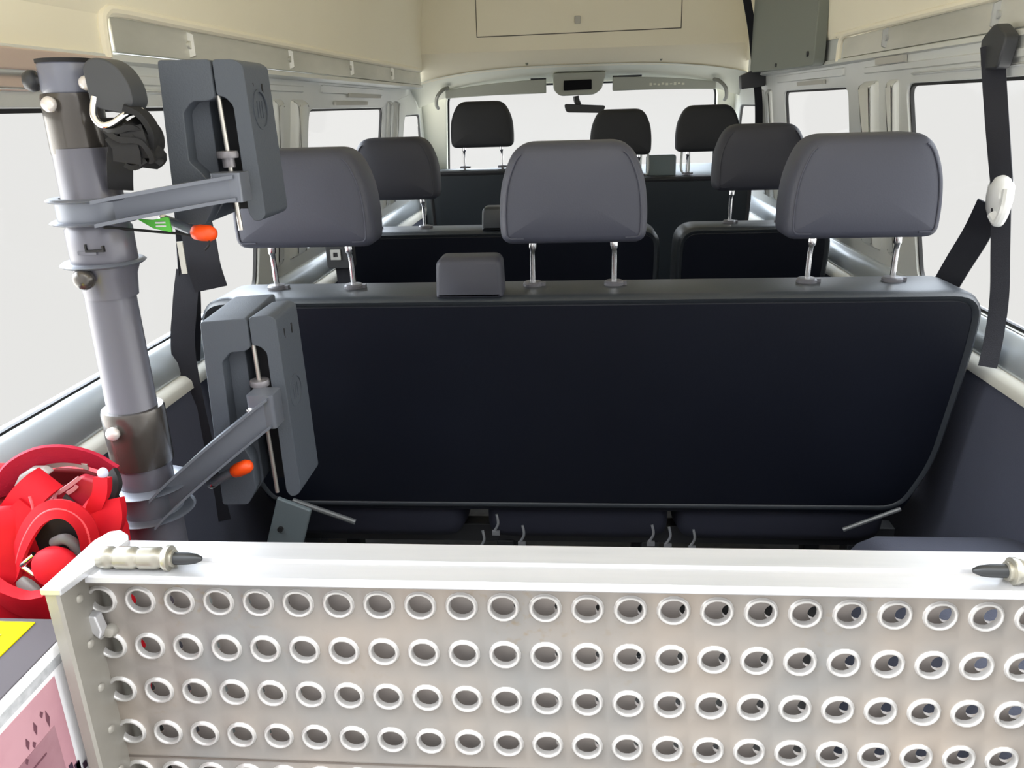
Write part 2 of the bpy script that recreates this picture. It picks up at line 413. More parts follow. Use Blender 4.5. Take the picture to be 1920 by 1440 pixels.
# access hatch; a thin dark strip round it paints the shadow of a gap
hp = [(-.414, 1.530), (.432, 1.536), (.432, 1.93), (-.414, 1.93)]
mb = MB(); mb.prism(hp, ff, -.003, .001); hatch = mb.build('access_hatch', cream, wf, bevel=.001)
mb = MB(); mb.plate(inset(hp, -.0035), [hp], ff, -.0012, .001); mb.build('hatch_gap_shadow', M('painted_gap_shadow', (.10, .09, .07), .8), wf)
mb = MB(); mb.prism(rpoly([(-.005, 1.565), (.02, 1.565), (.02, 1.595), (-.005, 1.595)], .005, 3), ff, -.012, -.002); mb.build('hatch_latch', ledge, hatch, bevel=.002)
mb = MB()
for x in (-.21, .36): mb.cyl((x, 3.705, 1.418), (x, 3.69, 1.420), .006, 10)
mb.build('fairing_screw', flapm, wf)
settle(wf)

# cab headliner, windscreen surround and A pillars
ch = empty('trim_1', (0, 3.9, 1.3)); struct(ch)
xs = [(-.74+1.50*i/40) for i in range(41)]
hz = lambda x, z0, k: z0-k*abs((x-.02)/.74)**3
mb = MB()
mb.loft([[Vector((x, 3.70, hz(x, 1.400, .06)+.01)) for x in xs], [Vector((x, 3.80, hz(x, 1.392, .07))) for x in xs], [Vector((x, 3.90, hz(x, 1.374, .085))) for x in xs], [Vector((x, 3.95, hz(x, 1.35, .09))) for x in xs]], cap=False, closed=False)
mb.build('headliner', creamw, ch, smooth=60)
fs = lambda x, z, t: Vector((x, 3.96+(1.36-z)*.9+t, z))
wsh = rpoly([(-.72, .72), (.75, .72), (.655, 1.30), (.60, 1.345), (-.56, 1.345), (-.615, 1.30)], [.05, .05, .03, .05, .05, .03], 5)
mb = MB(); mb.plate([(-.86, .60), (.86, .60), (.77, 1.30), (.70, 1.40), (-.70, 1.40), (-.77, 1.30)], [wsh], fs, 0, .05)
mb.build('pillar', creamw, ch, bevel=.006)
settle(ch)
ws = MB(); ws.plate(inset(wsh, -.003), [inset(wsh, .008)], fs, .030, .040); ws = struct(ws.build('window_%d' % wn, rubber))
mb = MB(); mb.prism(inset(wsh, -.001), fs, .033, .037); mb.build('glass_pane', glass, ws)

# grab handles on the A pillars, sun visors, console, mirror
for sgn, vx0, vx1, lab in ((-1, -.60, -.135, 'grey sun visor folded up above the left front seat, plain'), (1, .165, .625, 'grey sun visor on the right of the console, with pale airbag notice')):
    zc = lambda x: 1.362-.055*abs((x-.02)/.74)**2.4
    fv = lambda x, z, t: Vector((x, 3.88+t, z))
    n = 14; xx = [vx0+(vx1-vx0)*i/n for i in range(n+1)]
    top = [(x, zc(x)) for x in xx]; bot = [(x, zc(x)-.062+(.028*abs(x/.62)**2)) for x in xx]
    poly = bot+top[::-1]
    vm = M('visor_vinyl', (.42, .43, .38), .7)
    o = MB(); o.prism(poly, fv, 0, .018); o = o.build('sun_visor', vm, None, bevel=.005)
    tag(o, lab, 'sun visor', 'sun visors')
    xe = vx1 if sgn < 0 else vx0
    mb = MB(); mb.cyl((xe-.07 if sgn < 0 else xe, 3.885, zc(xe)+.001), (xe if sgn < 0 else xe+.13, 3.885, zc(xe)+.001), .004, 10)
    mb.build('pivot_rod', plastd, o)
    if sgn > 0:
        mb = MB(); random.seed(2)
        for i in range(9):
            x = .33+i*.018; mb.box(x, x+.011, 3.8785, 3.8805, 1.318+.003*(i % 2), 1.330-.002*(i % 3))
        mb.build('notice_print', creamw, o)
con = empty('overhead_console', (0, 3.85, 1.3)); tag(con, 'grey overhead console with a dark display between the sun visors', 'console')
cm = M('console_grey', (.40, .41, .36), .6)
fcon = lambda x, z, t: Vector((x, 3.82+t, z))
mb = MB(); mb.prism(rpoly([(-.075, 1.286), (.085, 1.288), (.115, 1.312), (.135, 1.382), (-.105, 1.382), (-.100, 1.312)], [.02, .02, .01, .01, .01, .01], 4), fcon, 0, .12); mb.build('housing', cm, con, bevel=.006)
mb = MB(); mb.prism(rpoly([(-.055, 1.308), (.070, 1.310), (.070, 1.352), (-.055, 1.350)], .004, 2), fcon, -.006, .006); mb.build('display', M('black_display', (.004, .004, .006), .6, spec=.1), con, bevel=.001)
settle(con)
mir = empty('rear_view_mirror', (.03, 3.86, 1.24)); tag(mir, 'black rear-view mirror hanging below the overhead console', 'mirror')
mb = MB(); mb.tube([(.0, 3.87, 1.284), (.003, 3.87, 1.265), (.012, 3.865, 1.245)], .014, 12); mb.build('stem', plastd, mir)
mb = MB(); mb.prism(rpoly([(-.045, 1.215), (.12, 1.208), (.135, 1.240), (-.055, 1.252)], .014, 5), lambda x, z, t: Vector((x, 3.84+t, z)), 0, .03); mb.build('mirror_shell', plastd, mir, bevel=.004)
settle(mir)
for sgn in (-1, 1):
    o = MB(); x = -.625 if sgn < 0 else .655
    o.tube([(x+.045*-sgn, 3.84, 1.335), (x+.03*-sgn, 3.80, 1.328), (x, 3.81, 1.30), (x+.015*sgn, 3.86, 1.265), (x+.018*sgn, 3.92, 1.25)], .008, 10)
    o = o.build('grab_handle', M('handle_grey', (.2, .2, .17), .5))
    tag(o, ('dark grab handle on the left windscreen pillar' if sgn < 0 else 'grab handle on the right windscreen pillar beside the printed visor'), 'grab handle', 'grab handles')
# dashboard below the windscreen
dsh = MB(); dsh.prism(rpoly([(3.98, .45), (4.50, .45), (4.55, .90), (4.25, .955), (4.02, .92)], [.02, .02, .03, .06, .05], 5), lambda y, z, x: Vector((x, y, z)), -.745, .745)
dsh = dsh.build('dashboard', M('dash_grey', (.04, .05, .055), .6), None, bevel=.01); tag(dsh, 'dark dashboard across the cab below the windscreen', 'dashboard')

# ================================================================ SEATS
def headrest(parent, cx, y0, zb, zt, wb, wt, dep, mat, posts=.155, zc=.93, lean=.0, seam=True, clen=None):
    """pillow-shaped headrest, its two bent chrome posts and their collars"""
    hb = wb/2; ht = wt/2; h = zt-zb; mid = hb*1.035
    out = rpoly([(-hb*.985, zb), (hb*.985, zb), (hb, zb+h*.35), (hb*.95, zb+h*.66), (ht*.92, zt), (-ht*.92, zt), (-hb*.95, zb+h*.66), (-hb, zb+h*.35)],
                [.024, .024, .05, .05, .036, .036, .05, .05], 9)
    out = resample(out, 110)
    cz = (zb+zt)/2
    def ring(d, y): return [Vector((cx+u, y0+y+(v-cz)*lean, v)) for u, v in inset(out, d)]
    def sc(k, y): return [Vector((cx+u*k, y0+y+(v-cz)*lean, cz+(v-cz)*k)) for u, v in inset(out, .02)]
    mb = MB()
    mb.loft([sc(.02, -.0052), sc(.3, -.005), sc(.55, -.0042), sc(.76, -.0025), sc(.9, -.0002), ring(.0165, .0022), ring(.009, .0055), ring(.003, .014), ring(0, .028), ring(0, dep-.03), ring(.004, dep-.014), ring(.014, dep-.003), sc(.9, dep), sc(.4, dep+.003), sc(.02, dep+.003)])
    hr = mb.build('headrest', mat, parent, smooth=60)
    if seam:
        pl = inset(out, .0125)
        for sg in (-1, 1):
            mb = MB()
            pts = [p for p in pl if sg*p[0] > ht*.80 and p[1] > zb+.012 and p[1] < zt-.004]; pts.sort(key=lambda p: p[1])
            mb.tube([Vector((cx+u, y0+.0025+(v-cz)*lean, v)) for u, v in pts], .0016, 6, 2)
            mb.build('seam_piping', mat, hr)
    for sg in (-1, 1):
        x = cx+sg*posts/2
        mb = MB(); yy = y0+dep*.42
        mb.tube([(x-sg*.002, yy-.006, zb+.012), (x-sg*.001, yy-.006, zb-.012), (x, yy-.002, zb-.03), (x, yy, zc-.01)], lambda t: .0075 if t < .35 else .0052, 14, 5)
        mb.build('headrest_post', chrome, hr)
        mb = MB(); mb.lathe((x, yy, zc-.004), [(0, .019), (.006, .019), (.009, .016), (.010, .008)], n=24)
        mb.box(x+.010, x+.024, yy-.006, yy+.006, zc-.003, zc+.004)
        mb.build('post_collar', M('collar_plastic', (.10, .10, .115), .35), hr)
    return hr

def seatback(parent, x0, x1, yt, zt, zb, dep, rake, mat, panel, r=.07, taper=.03, name='backrest', sag=0):
    """upholstered backrest with an inset hard back board. rake: y shift per metre going down"""
    out = rpoly([(x0+taper, zb), (x1-taper, zb), (x1-.012, zb+.12), (x1, zt-.12), (x1-.004, zt), (x0+.004, zt), (x0, zt-.12), (x0+.012, zb+.12)], [.05, .05, .05, .05, r, r, .05, .05], 8)
    Y = lambda z: yt+(zt-z)*rake
    def ring(d, y): return [Vector((u, Y(v)+y, v)) for u, v in inset(out, d)]
    mb = MB()
    mb.loft([ring(.022, .010), ring(.016, .001), ring(.009, -.001), ring(.003, .006), ring(0, .018), ring(0, dep-.03), ring(.006, dep-.012), ring(.022, dep)])
    b = mb.build(name, mat, parent, smooth=60)
    mb = MB(); ccx = (x0+x1)/2; ccz = (zt+zb)/2
    def scl(k, y): return [Vector((ccx+(u-ccx)*k, Y(ccz+(v-ccz)*k)+y, ccz+(v-ccz)*k)) for u, v in inset(out, .022)]
    top_out = out
    out = rpoly([(x0+taper-.014, zb-.020), (x1-taper+.014, zb-.020), (x1-.006, zb+.12), (x1, zt-.12), (x1-.004, zt), (x0+.004, zt), (x0, zt-.12), (x0+.006, zb+.12)], [.05, .05, .05, .05, r, r, .05, .05], 8)
    mb.loft([ring(.0175, .012), ring(.0175, .0045), ring(.020, .003), scl(.9, .0025), scl(.6, .002), scl(.3, .002), scl(.03, .002)])
    mb.build('back_board', panel, parent, smooth=30)
    return b
def bolster(parent, x0, x1, y, z0, z1, d=.075, mat=None):
    """padded belt outlet on the shoulder of a bench"""
    o = rpoly([(x0, z0), (x1, z0), (x1-.003, z1), (x0+.003, z1)], [.006, .006, .016, .016], 5)
    mb = MB(); F2 = lambda u, v, t: Vector((u, y+t, v))
    mb.loft([[F2(u, v, 0) for u, v in inset(o, .008)], [F2(u, v, .003) for u, v in inset(o, .003)], [F2(u, v, .010) for u, v in o], [F2(u, v, d-.01) for u, v in o], [F2(u, v, d) for u, v in inset(o, .008)]])
    return mb.build('belt_outlet', mat or leather, parent, smooth=50)

# --- rear bench (third row)
rb = empty('rear_bench', (0, 1.7, 0)); tag(rb, 'nearest dark grey three-seat bench seen from behind, with three lighter headrests', 'bench seat')
seatback(rb, -.722, .722, 1.425, .922, .435, .165, .20, leather, backm, r=.085, taper=.055)
for cx in (-.513, -.006, .508):
    headrest(rb, cx, 1.47, 1.006, 1.187, .272, .222, .115, headm, zc=.925)
bolster(rb, -.258, -.134, 1.425, .918, .992, mat=M('mid_headrest', (.032, .034, .048), .55, bump=.12, bscale=350))
for cx, wdt in ((-.46, .43), (0.0, .40), (.43, .44)):
    mb = MB(); mb.loft([[Vector((cx+(u)*k, y, zc0+v*k2)) for u, v in rpoly([(-wdt/2, -.05), (wdt/2, -.05), (wdt/2, .06), (-wdt/2, .06)], [.045, .045, .02, .02], 5)] for y, k, k2, zc0 in ((1.545, .90, .70, .405), (1.56, .97, .9, .395), (1.62, 1, 1, .39), (2.02, 1, 1, .41), (2.07, .95, .7, .41))])
    mb.build('seat_cushion', cushm, rb, smooth=50)
mb = MB(); mb.box(-.70, .70, 1.62, 1.66, .30, .345); mb.box(-.70, .70, 1.92, 1.96, .30, .345); mb.build('seat_frame', plastd, rb, bevel=.003)
for x in (-.62, -.165, .165, .62):
    for y in (1.64, 1.94):
        mb = MB(); mb.box(x-.02, x+.02, y-.025, y+.025, 0, .305); mb.box(x-.035, x+.035, y-.05, y+.05, 0, .012); mb.build('leg', plastd, rb, bevel=.003)
for x, yy, zz in ((-.17, 1.50, .405), (-.115, 1.49, .385), (.19, 1.49, .385), (.155, 1.49, .39), (-.20, 1.49, .372), (.24, 1.49, .38)):
    mb = MB(); mb.tube([(x, yy, zz+.03), (x+.003, yy-.004, zz+.01), (x-.006, yy-.004, zz-.008)], .0028, 8); mb.box(x-.010, x+.006, yy-.008, yy-.002, zz-.016, zz-.006)
    mb.build('fold_latch', M('dull_steel', (.30, .31, .33), .4, metal=.7), rb)
mb = MB(); mb.cyl((.53, 1.46, .43), (.635, 1.46, .478), .0045, 10); mb.build('recline_rod', M('grey_rod', (.16, .17, .18), .4, metal=.5), rb)
mb = MB(); mb.cyl((-.60, 1.478, .475), (-.47, 1.478, .425), .006, 10); mb.build('recline_rod', MATS['grey_rod'], rb)
mb = MB(); mb.loft([[Vector((x, y, z)) for x, z in ((-.69, .30), (-.61, .30), (-.555, .462), (-.625, .492))] for y in (1.456, 1.468)]); sbk = mb.build('side_bracket', M('bracket_grey', (.125, .155, .17), .55), rb, bevel=.004)
mb = MB(); mb.cyl((-.625, 1.449, .42), (-.625, 1.458, .42), .006, 10); mb.build('bracket_bolt', blackc, sbk)
settle(rb)

# --- second row: a two-seat bench and a single seat
b2 = empty('middle_bench', (-.2, 2.6, 0)); tag(b2, 'second-row dark two-seat bench on the left, partly hidden by the nearest bench', 'bench seat')
seatback(b2, -.712, .247, 2.36, .905, .40, .16, .2, leather, backm, r=.07)
headrest(b2, -.540, 2.40, .992, 1.172, .262, .208, .11, headm1 if False else M('mid_headrest', (.032, .034, .048), .55, bump=.12, bscale=350), zc=.908)  # darker copy of the headrest leatherette; middle row's weaker light put into the colour
headrest(b2, -.02, 2.40, .975, 1.145, .262, .208, .11, MATS['mid_headrest'], zc=.908)
bolster(b2, -.278, -.150, 2.36, .905, .972)
for cx in (-.46, .02):
    mb = MB(); mb.loft([[Vector((cx+u*k, y, .42+v)) for u, v in rpoly([(-.22, -.06), (.22, -.06), (.22, .06), (-.22, .06)], .03, 4)] for y, k in ((2.46, .93), (2.50, 1), (2.95, 1), (3.0, .93))]); mb.build('seat_cushion', cushm, b2, smooth=50)
for x in (-.6, .14):
    for y in (2.55, 2.9): mb = MB(); mb.box(x-.02, x+.02, y-.03, y+.03, 0, .37); mb.build('leg', plastd, b2, bevel=.003)
settle(b2)
s2 = empty('single_seat', (.53, 2.6, 0)); tag(s2, 'second-row dark single seat on the right beside the two-seat bench', 'seat')
seatback(s2, .292, .735, 2.36, .903, .40, .16, .2, leather, backm, r=.07)
headrest(s2, .528, 2.40, .998, 1.182, .262, .205, .11, MATS['mid_headrest'], zc=.906, posts=.15)
mb = MB(); mb.loft([[Vector((.51+u*k, y, .42+v)) for u, v in rpoly([(-.22, -.06), (.22, -.06), (.22, .06), (-.22, .06)], .03, 4)] for y, k in ((2.46, .93), (2.50, 1), (2.95, 1), (3.0, .93))]); mb.build('seat_cushion', cushm, s2, smooth=50)
for x in (.36, .66):
    for y in (2.55, 2.9): mb = MB(); mb.box(x-.02, x+.02, y-.03, y+.03, 0, .37); mb.build('leg', plastd, s2, bevel=.003)
settle(s2)

# --- front row: driver's seat and the double passenger seat
darkb = M('front_back_board', (.010, .015, .020), .55)
d1 = empty('driver_seat', (-.37, 3.45, 0)); tag(d1, 'black front seat on the left with a tall headrest against the windscreen', 'seat')
seatback(d1, -.600, -.150, 3.29, 1.008, .40, .12, .15, headm1, darkb, r=.06, taper=.0)
headrest(d1, -.378, 3.33, 1.095, 1.272, .255, .195, .09, headm1, zc=1.018, posts=.155, seam=False)
mb = MB(); mb.box(-.60, -.15, 3.36, 3.86, .30, .47); mb.build('seat_cushion', cushm, d1, bevel=.04, seg=4)
mb = MB(); mb.box(-.57, -.18, 3.38, 3.80, 0, .305); mb.build('seat_base', plastd, d1, bevel=.01)
settle(d1)
p1 = empty('front_passenger_bench', (.35, 3.45, 0)); tag(p1, 'black two-seat front passenger bench on the right with two headrests', 'bench seat')
seatback(p1, -.02, .700, 3.31, .965, .40, .12, .15, headm1, darkb, r=.05, taper=.0)
headrest(p1, .178, 3.34, 1.050, 1.226, .245, .19, .09, headm1, zc=.972, posts=.15, seam=False)
headrest(p1, .520, 3.34, 1.056, 1.232, .25, .19, .09, headm1, zc=.972, posts=.15, seam=False)
gfr = M('belt_guide_grey', (.10, .13, .135), .5)
mb = MB(); mb.box(.285, .405, 3.40, 3.44, .958, 1.045); mb.build('belt_tower', gfr, p1, bevel=.01, seg=3)
for x in (.262, .425):
    mb = MB(); mb.tube([(x, 3.395, 1.062), (x, 3.395, .985), (x+.028, 3.395, .975), (x+.028, 3.395, 1.055)], .005, 8, 4); mb.build('belt_guide', M('silver_guide', (.5, .52, .5), .4, metal=.5), p1)
mb = MB(); mb.box(.0, .69, 3.38, 3.86, .30, .47); mb.build('seat_cushion', cushm, p1, bevel=.04, seg=4)
mb = MB(); mb.box(.03, .66, 3.40, 3.80, 0, .305); mb.build('seat_base', plastd, p1, bevel=.01)
settle(p1)

# ================================================================ SEAT BELTS
bl = empty('seat_belt', (.72, 1.5, .78)); tag(bl, 'black seat belt hanging at the right side window with a white guide', 'seat belt', 'seat belts')
mb = MB(); mb.ribbon([(.712, 1.545, 1.325), (.719, 1.53, 1.26), (.728, 1.505, 1.17), (.738, 1.488, 1.095)], [Vector((1, -.6, 0)), Vector((1, -.6, 0)), Vector((1, -.9, 0)), Vector((.8, -1, 0))], .036, .003); mb.build('upper_webbing', belt_m, bl)
mb = MB(); mb.prism(rpoly([(1.50, 1.285), (1.56, 1.285), (1.575, 1.335), (1.53, 1.36), (1.485, 1.335)], .012, 4), lambda y, z, t: Vector((.716+t, y, z)), -.012, .012); mb.build('anchor_cover', plastd, bl, bevel=.004)
mb = MB(); wg = M('white_guide', (.72, .73, .73), .22, coat=.4)
mb.loft([[Vector((.742+dx*k, 1.497+dy*k, 1.073+h)) for dx, dy in [(.018*math.cos(a), .030*math.sin(a)) for a in [2*PI*i/20 for i in range(20)]]] for h, k in ((-.040, .25), (-.034, .65), (-.02, .92), (0, 1.05), (.02, 1.0), (.034, .72), (.041, .3))]); mb.build('guide', wg, bl, smooth=70)
mb = MB(); mb.tube([(.728, 1.482, 1.045), (.730, 1.463, 1.035), (.733, 1.455, 1.06), (.737, 1.462, 1.09)], .009, 10); mb.build('guide_lip', wg, bl)
mb = MB(); mb.ribbon([(.738, 1.515, 1.058), (.735, 1.545, 1.0), (.728, 1.585, .935), (.715, 1.625, .85)], (.5, -.6, -.3), .050, .003); mb.build('lap_webbing', belt_m, bl)
mb = MB(); mb.ribbon([(.738, 1.478, 1.058), (.748, 1.475, .98), (.756, 1.468, .90), (.752, 1.455, .83), (.742, 1.44, .778)], [Vector((1, -.7, 0)), Vector((1, -.6, 0)), Vector((1, -.4, 0)), Vector((.9, -.3, 0)), Vector((.9, -.3, 0))], .030, .003); mb.build('lower_webbing', belt_m, bl)
settle(bl)
b3 = empty('seat_belt', (-.74, 1.5, .85)); tag(b3, 'black seat belt with pale tongue at the left side window behind the clamps', 'seat belt', 'seat belts')
mb = MB(); mb.ribbon([(-.728, 1.50, 1.28), (-.732, 1.49, 1.16), (-.738, 1.48, 1.05), (-.75, 1.47, .90), (-.765, 1.46, .79)], (1, .9, 0), .040, .003); mb.build('upper_webbing', belt_m, b3)
mb = MB(); mb.ribbon([(-.722, 1.475, 1.12), (-.712, 1.47, 1.04), (-.705, 1.46, .98), (-.70, 1.465, .935)], [Vector((1, .3, .1))]*4, .060, .004); mb.build('lap_webbing', belt_m, b3)
mb = MB(); mb.ribbon([(-.735, 1.44, 1.03), (-.735, 1.44, .97)], (1, .2, 0), .010, .004); mb.build('tongue', ledge, b3)
mb = MB(); mb.ribbon([(-.742, 1.47, .97), (-.752, 1.45, .90), (-.765, 1.44, .80), (-.758, 1.44, .60), (-.752, 1.45, .44)], [Vector((1, .35, 0))]*5, .044, .004); mb.build('lower_webbing', belt_m, b3)
settle(b3)
b4 = empty('seat_belt', (.68, 3.4, 1.0)); tag(b4, 'long black belt strap hanging from the roof beside the front bulkhead', 'seat belt', 'seat belts')
mb = MB(); mb.ribbon([(.625, 3.42, 1.70), (.672, 3.42, 1.52), (.700, 3.42, 1.36), (.722, 3.42, 1.22), (.735, 3.42, 1.0)], (1, .1, 0), .030, .004); mb.build('upper_webbing', belt_m, b4)
mb = MB(); mb.prism(rpoly([(.645, 1.285), (.735, 1.295), (.735, 1.372), (.70, 1.36), (.64, 1.335)], .004, 2), lambda x, z, t: Vector((x, 3.40+t, z)), -.01, .035); mb.build('anchor_cover', plastd, b4, bevel=.003)
settle(b4)
bk = empty('belt_buckle', (-.62, 2.0, .9)); tag(bk, 'small black belt buckle with square window, hanging behind the left headrest', 'belt buckle')
mb = MB(); mb.prism(rpoly([(-.645, .865), (-.575, .865), (-.575, .935), (-.645, .955)], .008, 3), lambda x, z, t: Vector((x, 2.02+t, z)), 0, .03); mb.build('buckle_body', plastd, bk, bevel=.003)
mb = MB(); mb.plate([(-.632, .888), (-.606, .888), (-.606, .914), (-.632, .914)], [[(-.625, .895), (-.613, .895), (-.613, .907), (-.625, .907)]], lambda x, z, t: Vector((x, 2.018+t, z)), -.003, .002); mb.build('buckle_window', greyl, bk)
mb = MB(); mb.ribbon([(-.66, 2.02, 1.10), (-.64, 2.03, 1.0), (-.61, 2.035, .93), (-.60, 2.035, .80), (-.60, 2.05, .5)], (1, 0, 0), .05, .003); mb.build('webbing', belt_m, bk)
settle(bk)

# ================================================================ RAMP
rp = empty('wheelchair_ramp', (-.03, .66, 0)); tag(rp, 'folded aluminium wheelchair ramp with punched round grip holes standing across the foreground', 'ramp')
YR = .650
NC, NR = 25, 15
x0r, pz = -.473, .0545
px_ = .04022
zr0 = .7975
def perf(mb, y, x0, z0, nc, nr, px, pz, prof, dirn=1, n=20):
    """punched sheet: every cell is a rectangle pierced by a round hole whose edge follows prof (radius, height)"""
    q = n//4
    per = []
    for k in range(q): per.append((-.5+k/q, -.5))
    for k in range(q): per.append((.5, -.5+k/q))
    for k in range(q): per.append((.5-k/q, .5))
    for k in range(q): per.append((-.5, .5-k/q))
    for i in range(nc):
        for j in range(nr):
            cx = x0+i*px; cz = z0-j*pz
            outer = [Vector((cx+a*px, y, cz+b*pz)) for a, b in per]
            rings = [outer]
            for r, h in prof:
                ring = []
                for a, b in per:
                    an = math.atan2(b, a); ring.append(Vector((cx+r*math.cos(an), y-dirn*h, cz+r*math.sin(an))))
                rings.append(ring)
            mb.loft(rings, cap=False)
mb = MB()
rim = [(.0172, 0), (.0160, .0008), (.0150, .0026), (.0140, .0038), (.0128, .0036), (.0119, .0020), (.0115, -.0005), (.0113, -.0030)]
perf(mb, YR, x0r, zr0, NC, NR, px_, pz, rim)
XL = x0r-px_/2; XR = x0r+(NC-.5)*px_; ZT = zr0+pz/2; ZB = zr0-(NR-.5)*pz
mb.add([(XL, YR, ZT), (XR, YR, ZT), (XR, YR, ZT+.008), (XL, YR, ZT+.008)], [(0, 1, 2, 3)])
pp = mb.build('perforated_panel', alu, rp, smooth=80); pp.data.materials.append(rimm)
for pg in pp.data.polygons:
    c = pg.center; u = (c.x-x0r)/px_; v = (zr0-c.z)/pz
    if math.hypot((u-round(u))*px_, (v-round(v))*pz) < .0154: pg.material_index = 1
mb = MB(); perf(mb, .668, x0r+.016, zr0-.012, NC-1, NR-1, px_, pz, [(.0095, 0), (.0082, .001), (.0078, -.003)], n=16)
mb.build('rear_panel', alub, rp, smooth=60)
# thin dark seam line under the fourth row of holes
mb = MB(); 
mb.box(XL, XR, YR-.0012, YR+.002, zr0-3.62*pz-.0009, zr0-3.62*pz+.0009)
mb.build('panel_seam', M('seam_dark', (.12, .10, .085), .7), rp)
# top cap: flat box section with a raised ridge line
mb = MB()
prof = [(.688, .842), (.690, .838), (.690, .828), (.652, .828), (.650, .832), (.6245, .8325), (.6225, .8345), (.6235, .8395), (.6255, .8410), (.6510, .8415), (.6530, .8445), (.6570, .8445), (.6590, .8415)]
mb.loft([[Vector((x, y, z)) for y, z in prof] for x in (-.466, XR+.02)]); mb.build('top_cap', aluc, rp, smooth=25)
# side rails: folded channel standing proud of the panel, each closed by a flat strip on its upper edge
for sg, xo in ((1, -.489), (-1, XR+.026)):
    X = lambda d: xo+sg*d
    pf = [(X(0), .598), (X(.002), .595), (X(.014), .595), (X(.016), .598), (X(.013), .618), (X(.008), .634), (X(.004), .648), (X(.004), .700), (X(0), .700)]
    pf = [(X(0), .598), (X(.002), .595), (X(.012), .595), (X(.014), .598), (X(.0115), .625), (X(.006), .650), (X(.006), .664), (X(.006), .700), (X(0), .700)]
    mb = MB(); mb.loft([[Vector((x-.006*sg*(.84-z)*0, y, z)) for x, y in pf] for z in (.02, .842)]); mb.build('side_rail', alur, rp, smooth=30)
    pl = [(X(0), .592), (X(.020), .592), (X(.024), .614), (X(.036), .682), (X(.030), .692), (X(.016), .702), (X(.006), .698), (X(0), .68)]
    mb = MB(); mb.prism(pl, lambda x, y, z: Vector((x, y, z)), .840, .8465); mb.build('rail_cap', aluc, rp, bevel=.0012)
for k in range(9):
    z = .815-k*.052
    mb = MB(); mb.lathe((-.4765, .6240, z), [(0, .0045), (.0012, .0036), (.0018, .0015)], axis=(.9, -.3, 0), n=12); mb.build('rail_rivet', alur, rp, smooth=60)
# bright stop bracket and bolt near the first row
mb = MB(); mb.loft([[Vector((-.4835+u*.8, .634+dy, .776+v)) for u, v in ((0, -.006), (.012, -.016), (.017, -.006), (.013, .011), (0, .012))] for dy in (0, .012)]); stb = mb.build('stop_bracket', aluc, rp, bevel=.002)
mb = MB(); mb.lathe((-.4695, .6495, .7625), [(0, .007), (.005, .007), (.008, .005), (.009, .002)], axis=(.1, -1, .1), n=16); mb.build('bolt_head', alur, stb)
# spring hinge pins
def pin(xa, xb, sgn):
    z = .8515; y = .640
    L = abs(xb-xa); d = sgn
    pr = [(0, .006), (.001, .0095), (.006, .0105)]
    t = .008
    while t < L*.60:
        pr += [(t, .0108), (t+.005, .0108), (t+.007, .0093), (t+.010, .0093), (t+.0115, .0108)]; t += .0235
    pr += [(L*.64, .0105), (L*.66, .0122), (L*.70, .0122), (L*.705, .0085), (L*.735, .0085), (L*.74, .0068)]
    mb = MB(); mb.lathe((xa, y, z), pr, axis=(d, 0, 0), n=24); p = mb.build('hinge_pin', pinm, rp, smooth=40)
    mb = MB(); mb.lathe((xa+d*L*.738, y, z), [(0, .0062), (L*.12, .0058), (L*.20, .0048), (L*.255, .0022), (L*.262, .0008)], axis=(d, 0, 0), n=20); mb.build('pin_tip', M('oiled_steel', (.05, .053, .056), .35, metal=.6), p)
pin(-.459, -.356, 1); pin(.455, .347, -1)
# dirt patch right of centre
settle(rp)

# ================================================================ POLE WITH CLAMPS
pc = empty('clamp_pole', (-.556, .90, 0)); tag(pc, 'grey upright pole with two arms carrying block clamps, left of the benches', 'pole')
PX, PY = -.556, .90
mb = MB(); mb.lathe((PX, PY, 0), [(0, .0355), (.745, .0355), (.79, .0335), (.86, .0335), (.865, .0297), (1.05, .0285), (1.10, .0285), (1.2, .0285), (1.305, .0262)], n=36); mb.build('pole', poleg, pc, smooth=60)
mb = MB(); mb.lathe((PX, PY, 1.278), [(0, .0275), (.003, .0282), (.028, .0282), (.032, .0265)], n=36); tp = mb.build('top_collar', M('top_collar_grey', (.155, .165, .21), .3, coat=.3), pc, smooth=50)
mb = MB(); mb.lathe((PX, PY, 1.3085), [(0, .0290), (.004, .0290), (.0045, .0255)], n=36); mb.build('cap', blackc, tp)
mb = MB(); mb.lathe((PX, PY, 1.213), [(0, .031), (.002, .0318), (.06, .0312), (.064, .0300)], n=36); mb.build('dark_sleeve', sleevem, pc, smooth=50)
mb = MB(); mb.lathe((PX, PY, .832), [(0, .0365), (.003, .0375), (.072, .0375), (.076, .036)], n=36); mb.build('dark_sleeve', sleevem, pc, smooth=50)
mb = MB(); mb.lathe((PX+.002, PY, 1.085), [(-.035, .030), (-.01, .0325), (0, .0365), (.046, .0365), (.05, .0335), (.135, .0325)], n=36); mb.box(PX-.006, PX+.016, PY-.0375, PY-.034, 1.105, 1.109); cs = mb.build('clamp_sleeve', poleg, pc, smooth=45)
mb = MB(); mb.box(PX+.004, PX+.026, PY-.0385, PY-.0345, 1.108, 1.1105); mb.box(PX+.004, PX+.006, PY-.0385, PY-.0345, 1.1105, 1.117); mb.box(PX+.024, PX+.026, PY-.0385, PY-.0345, 1.1105, 1.115); mb.build('sleeve_latch', blackc, cs)
for z, r in ((1.088, .047),):
    mb = MB(); mb.lathe((PX, PY, z), [(0, .035), (0, r-.003), (.0025, r), (.005, r-.003), (.005, .035)], n=40, cap=False); mb.build('ring_flange', armm, pc, smooth=40)
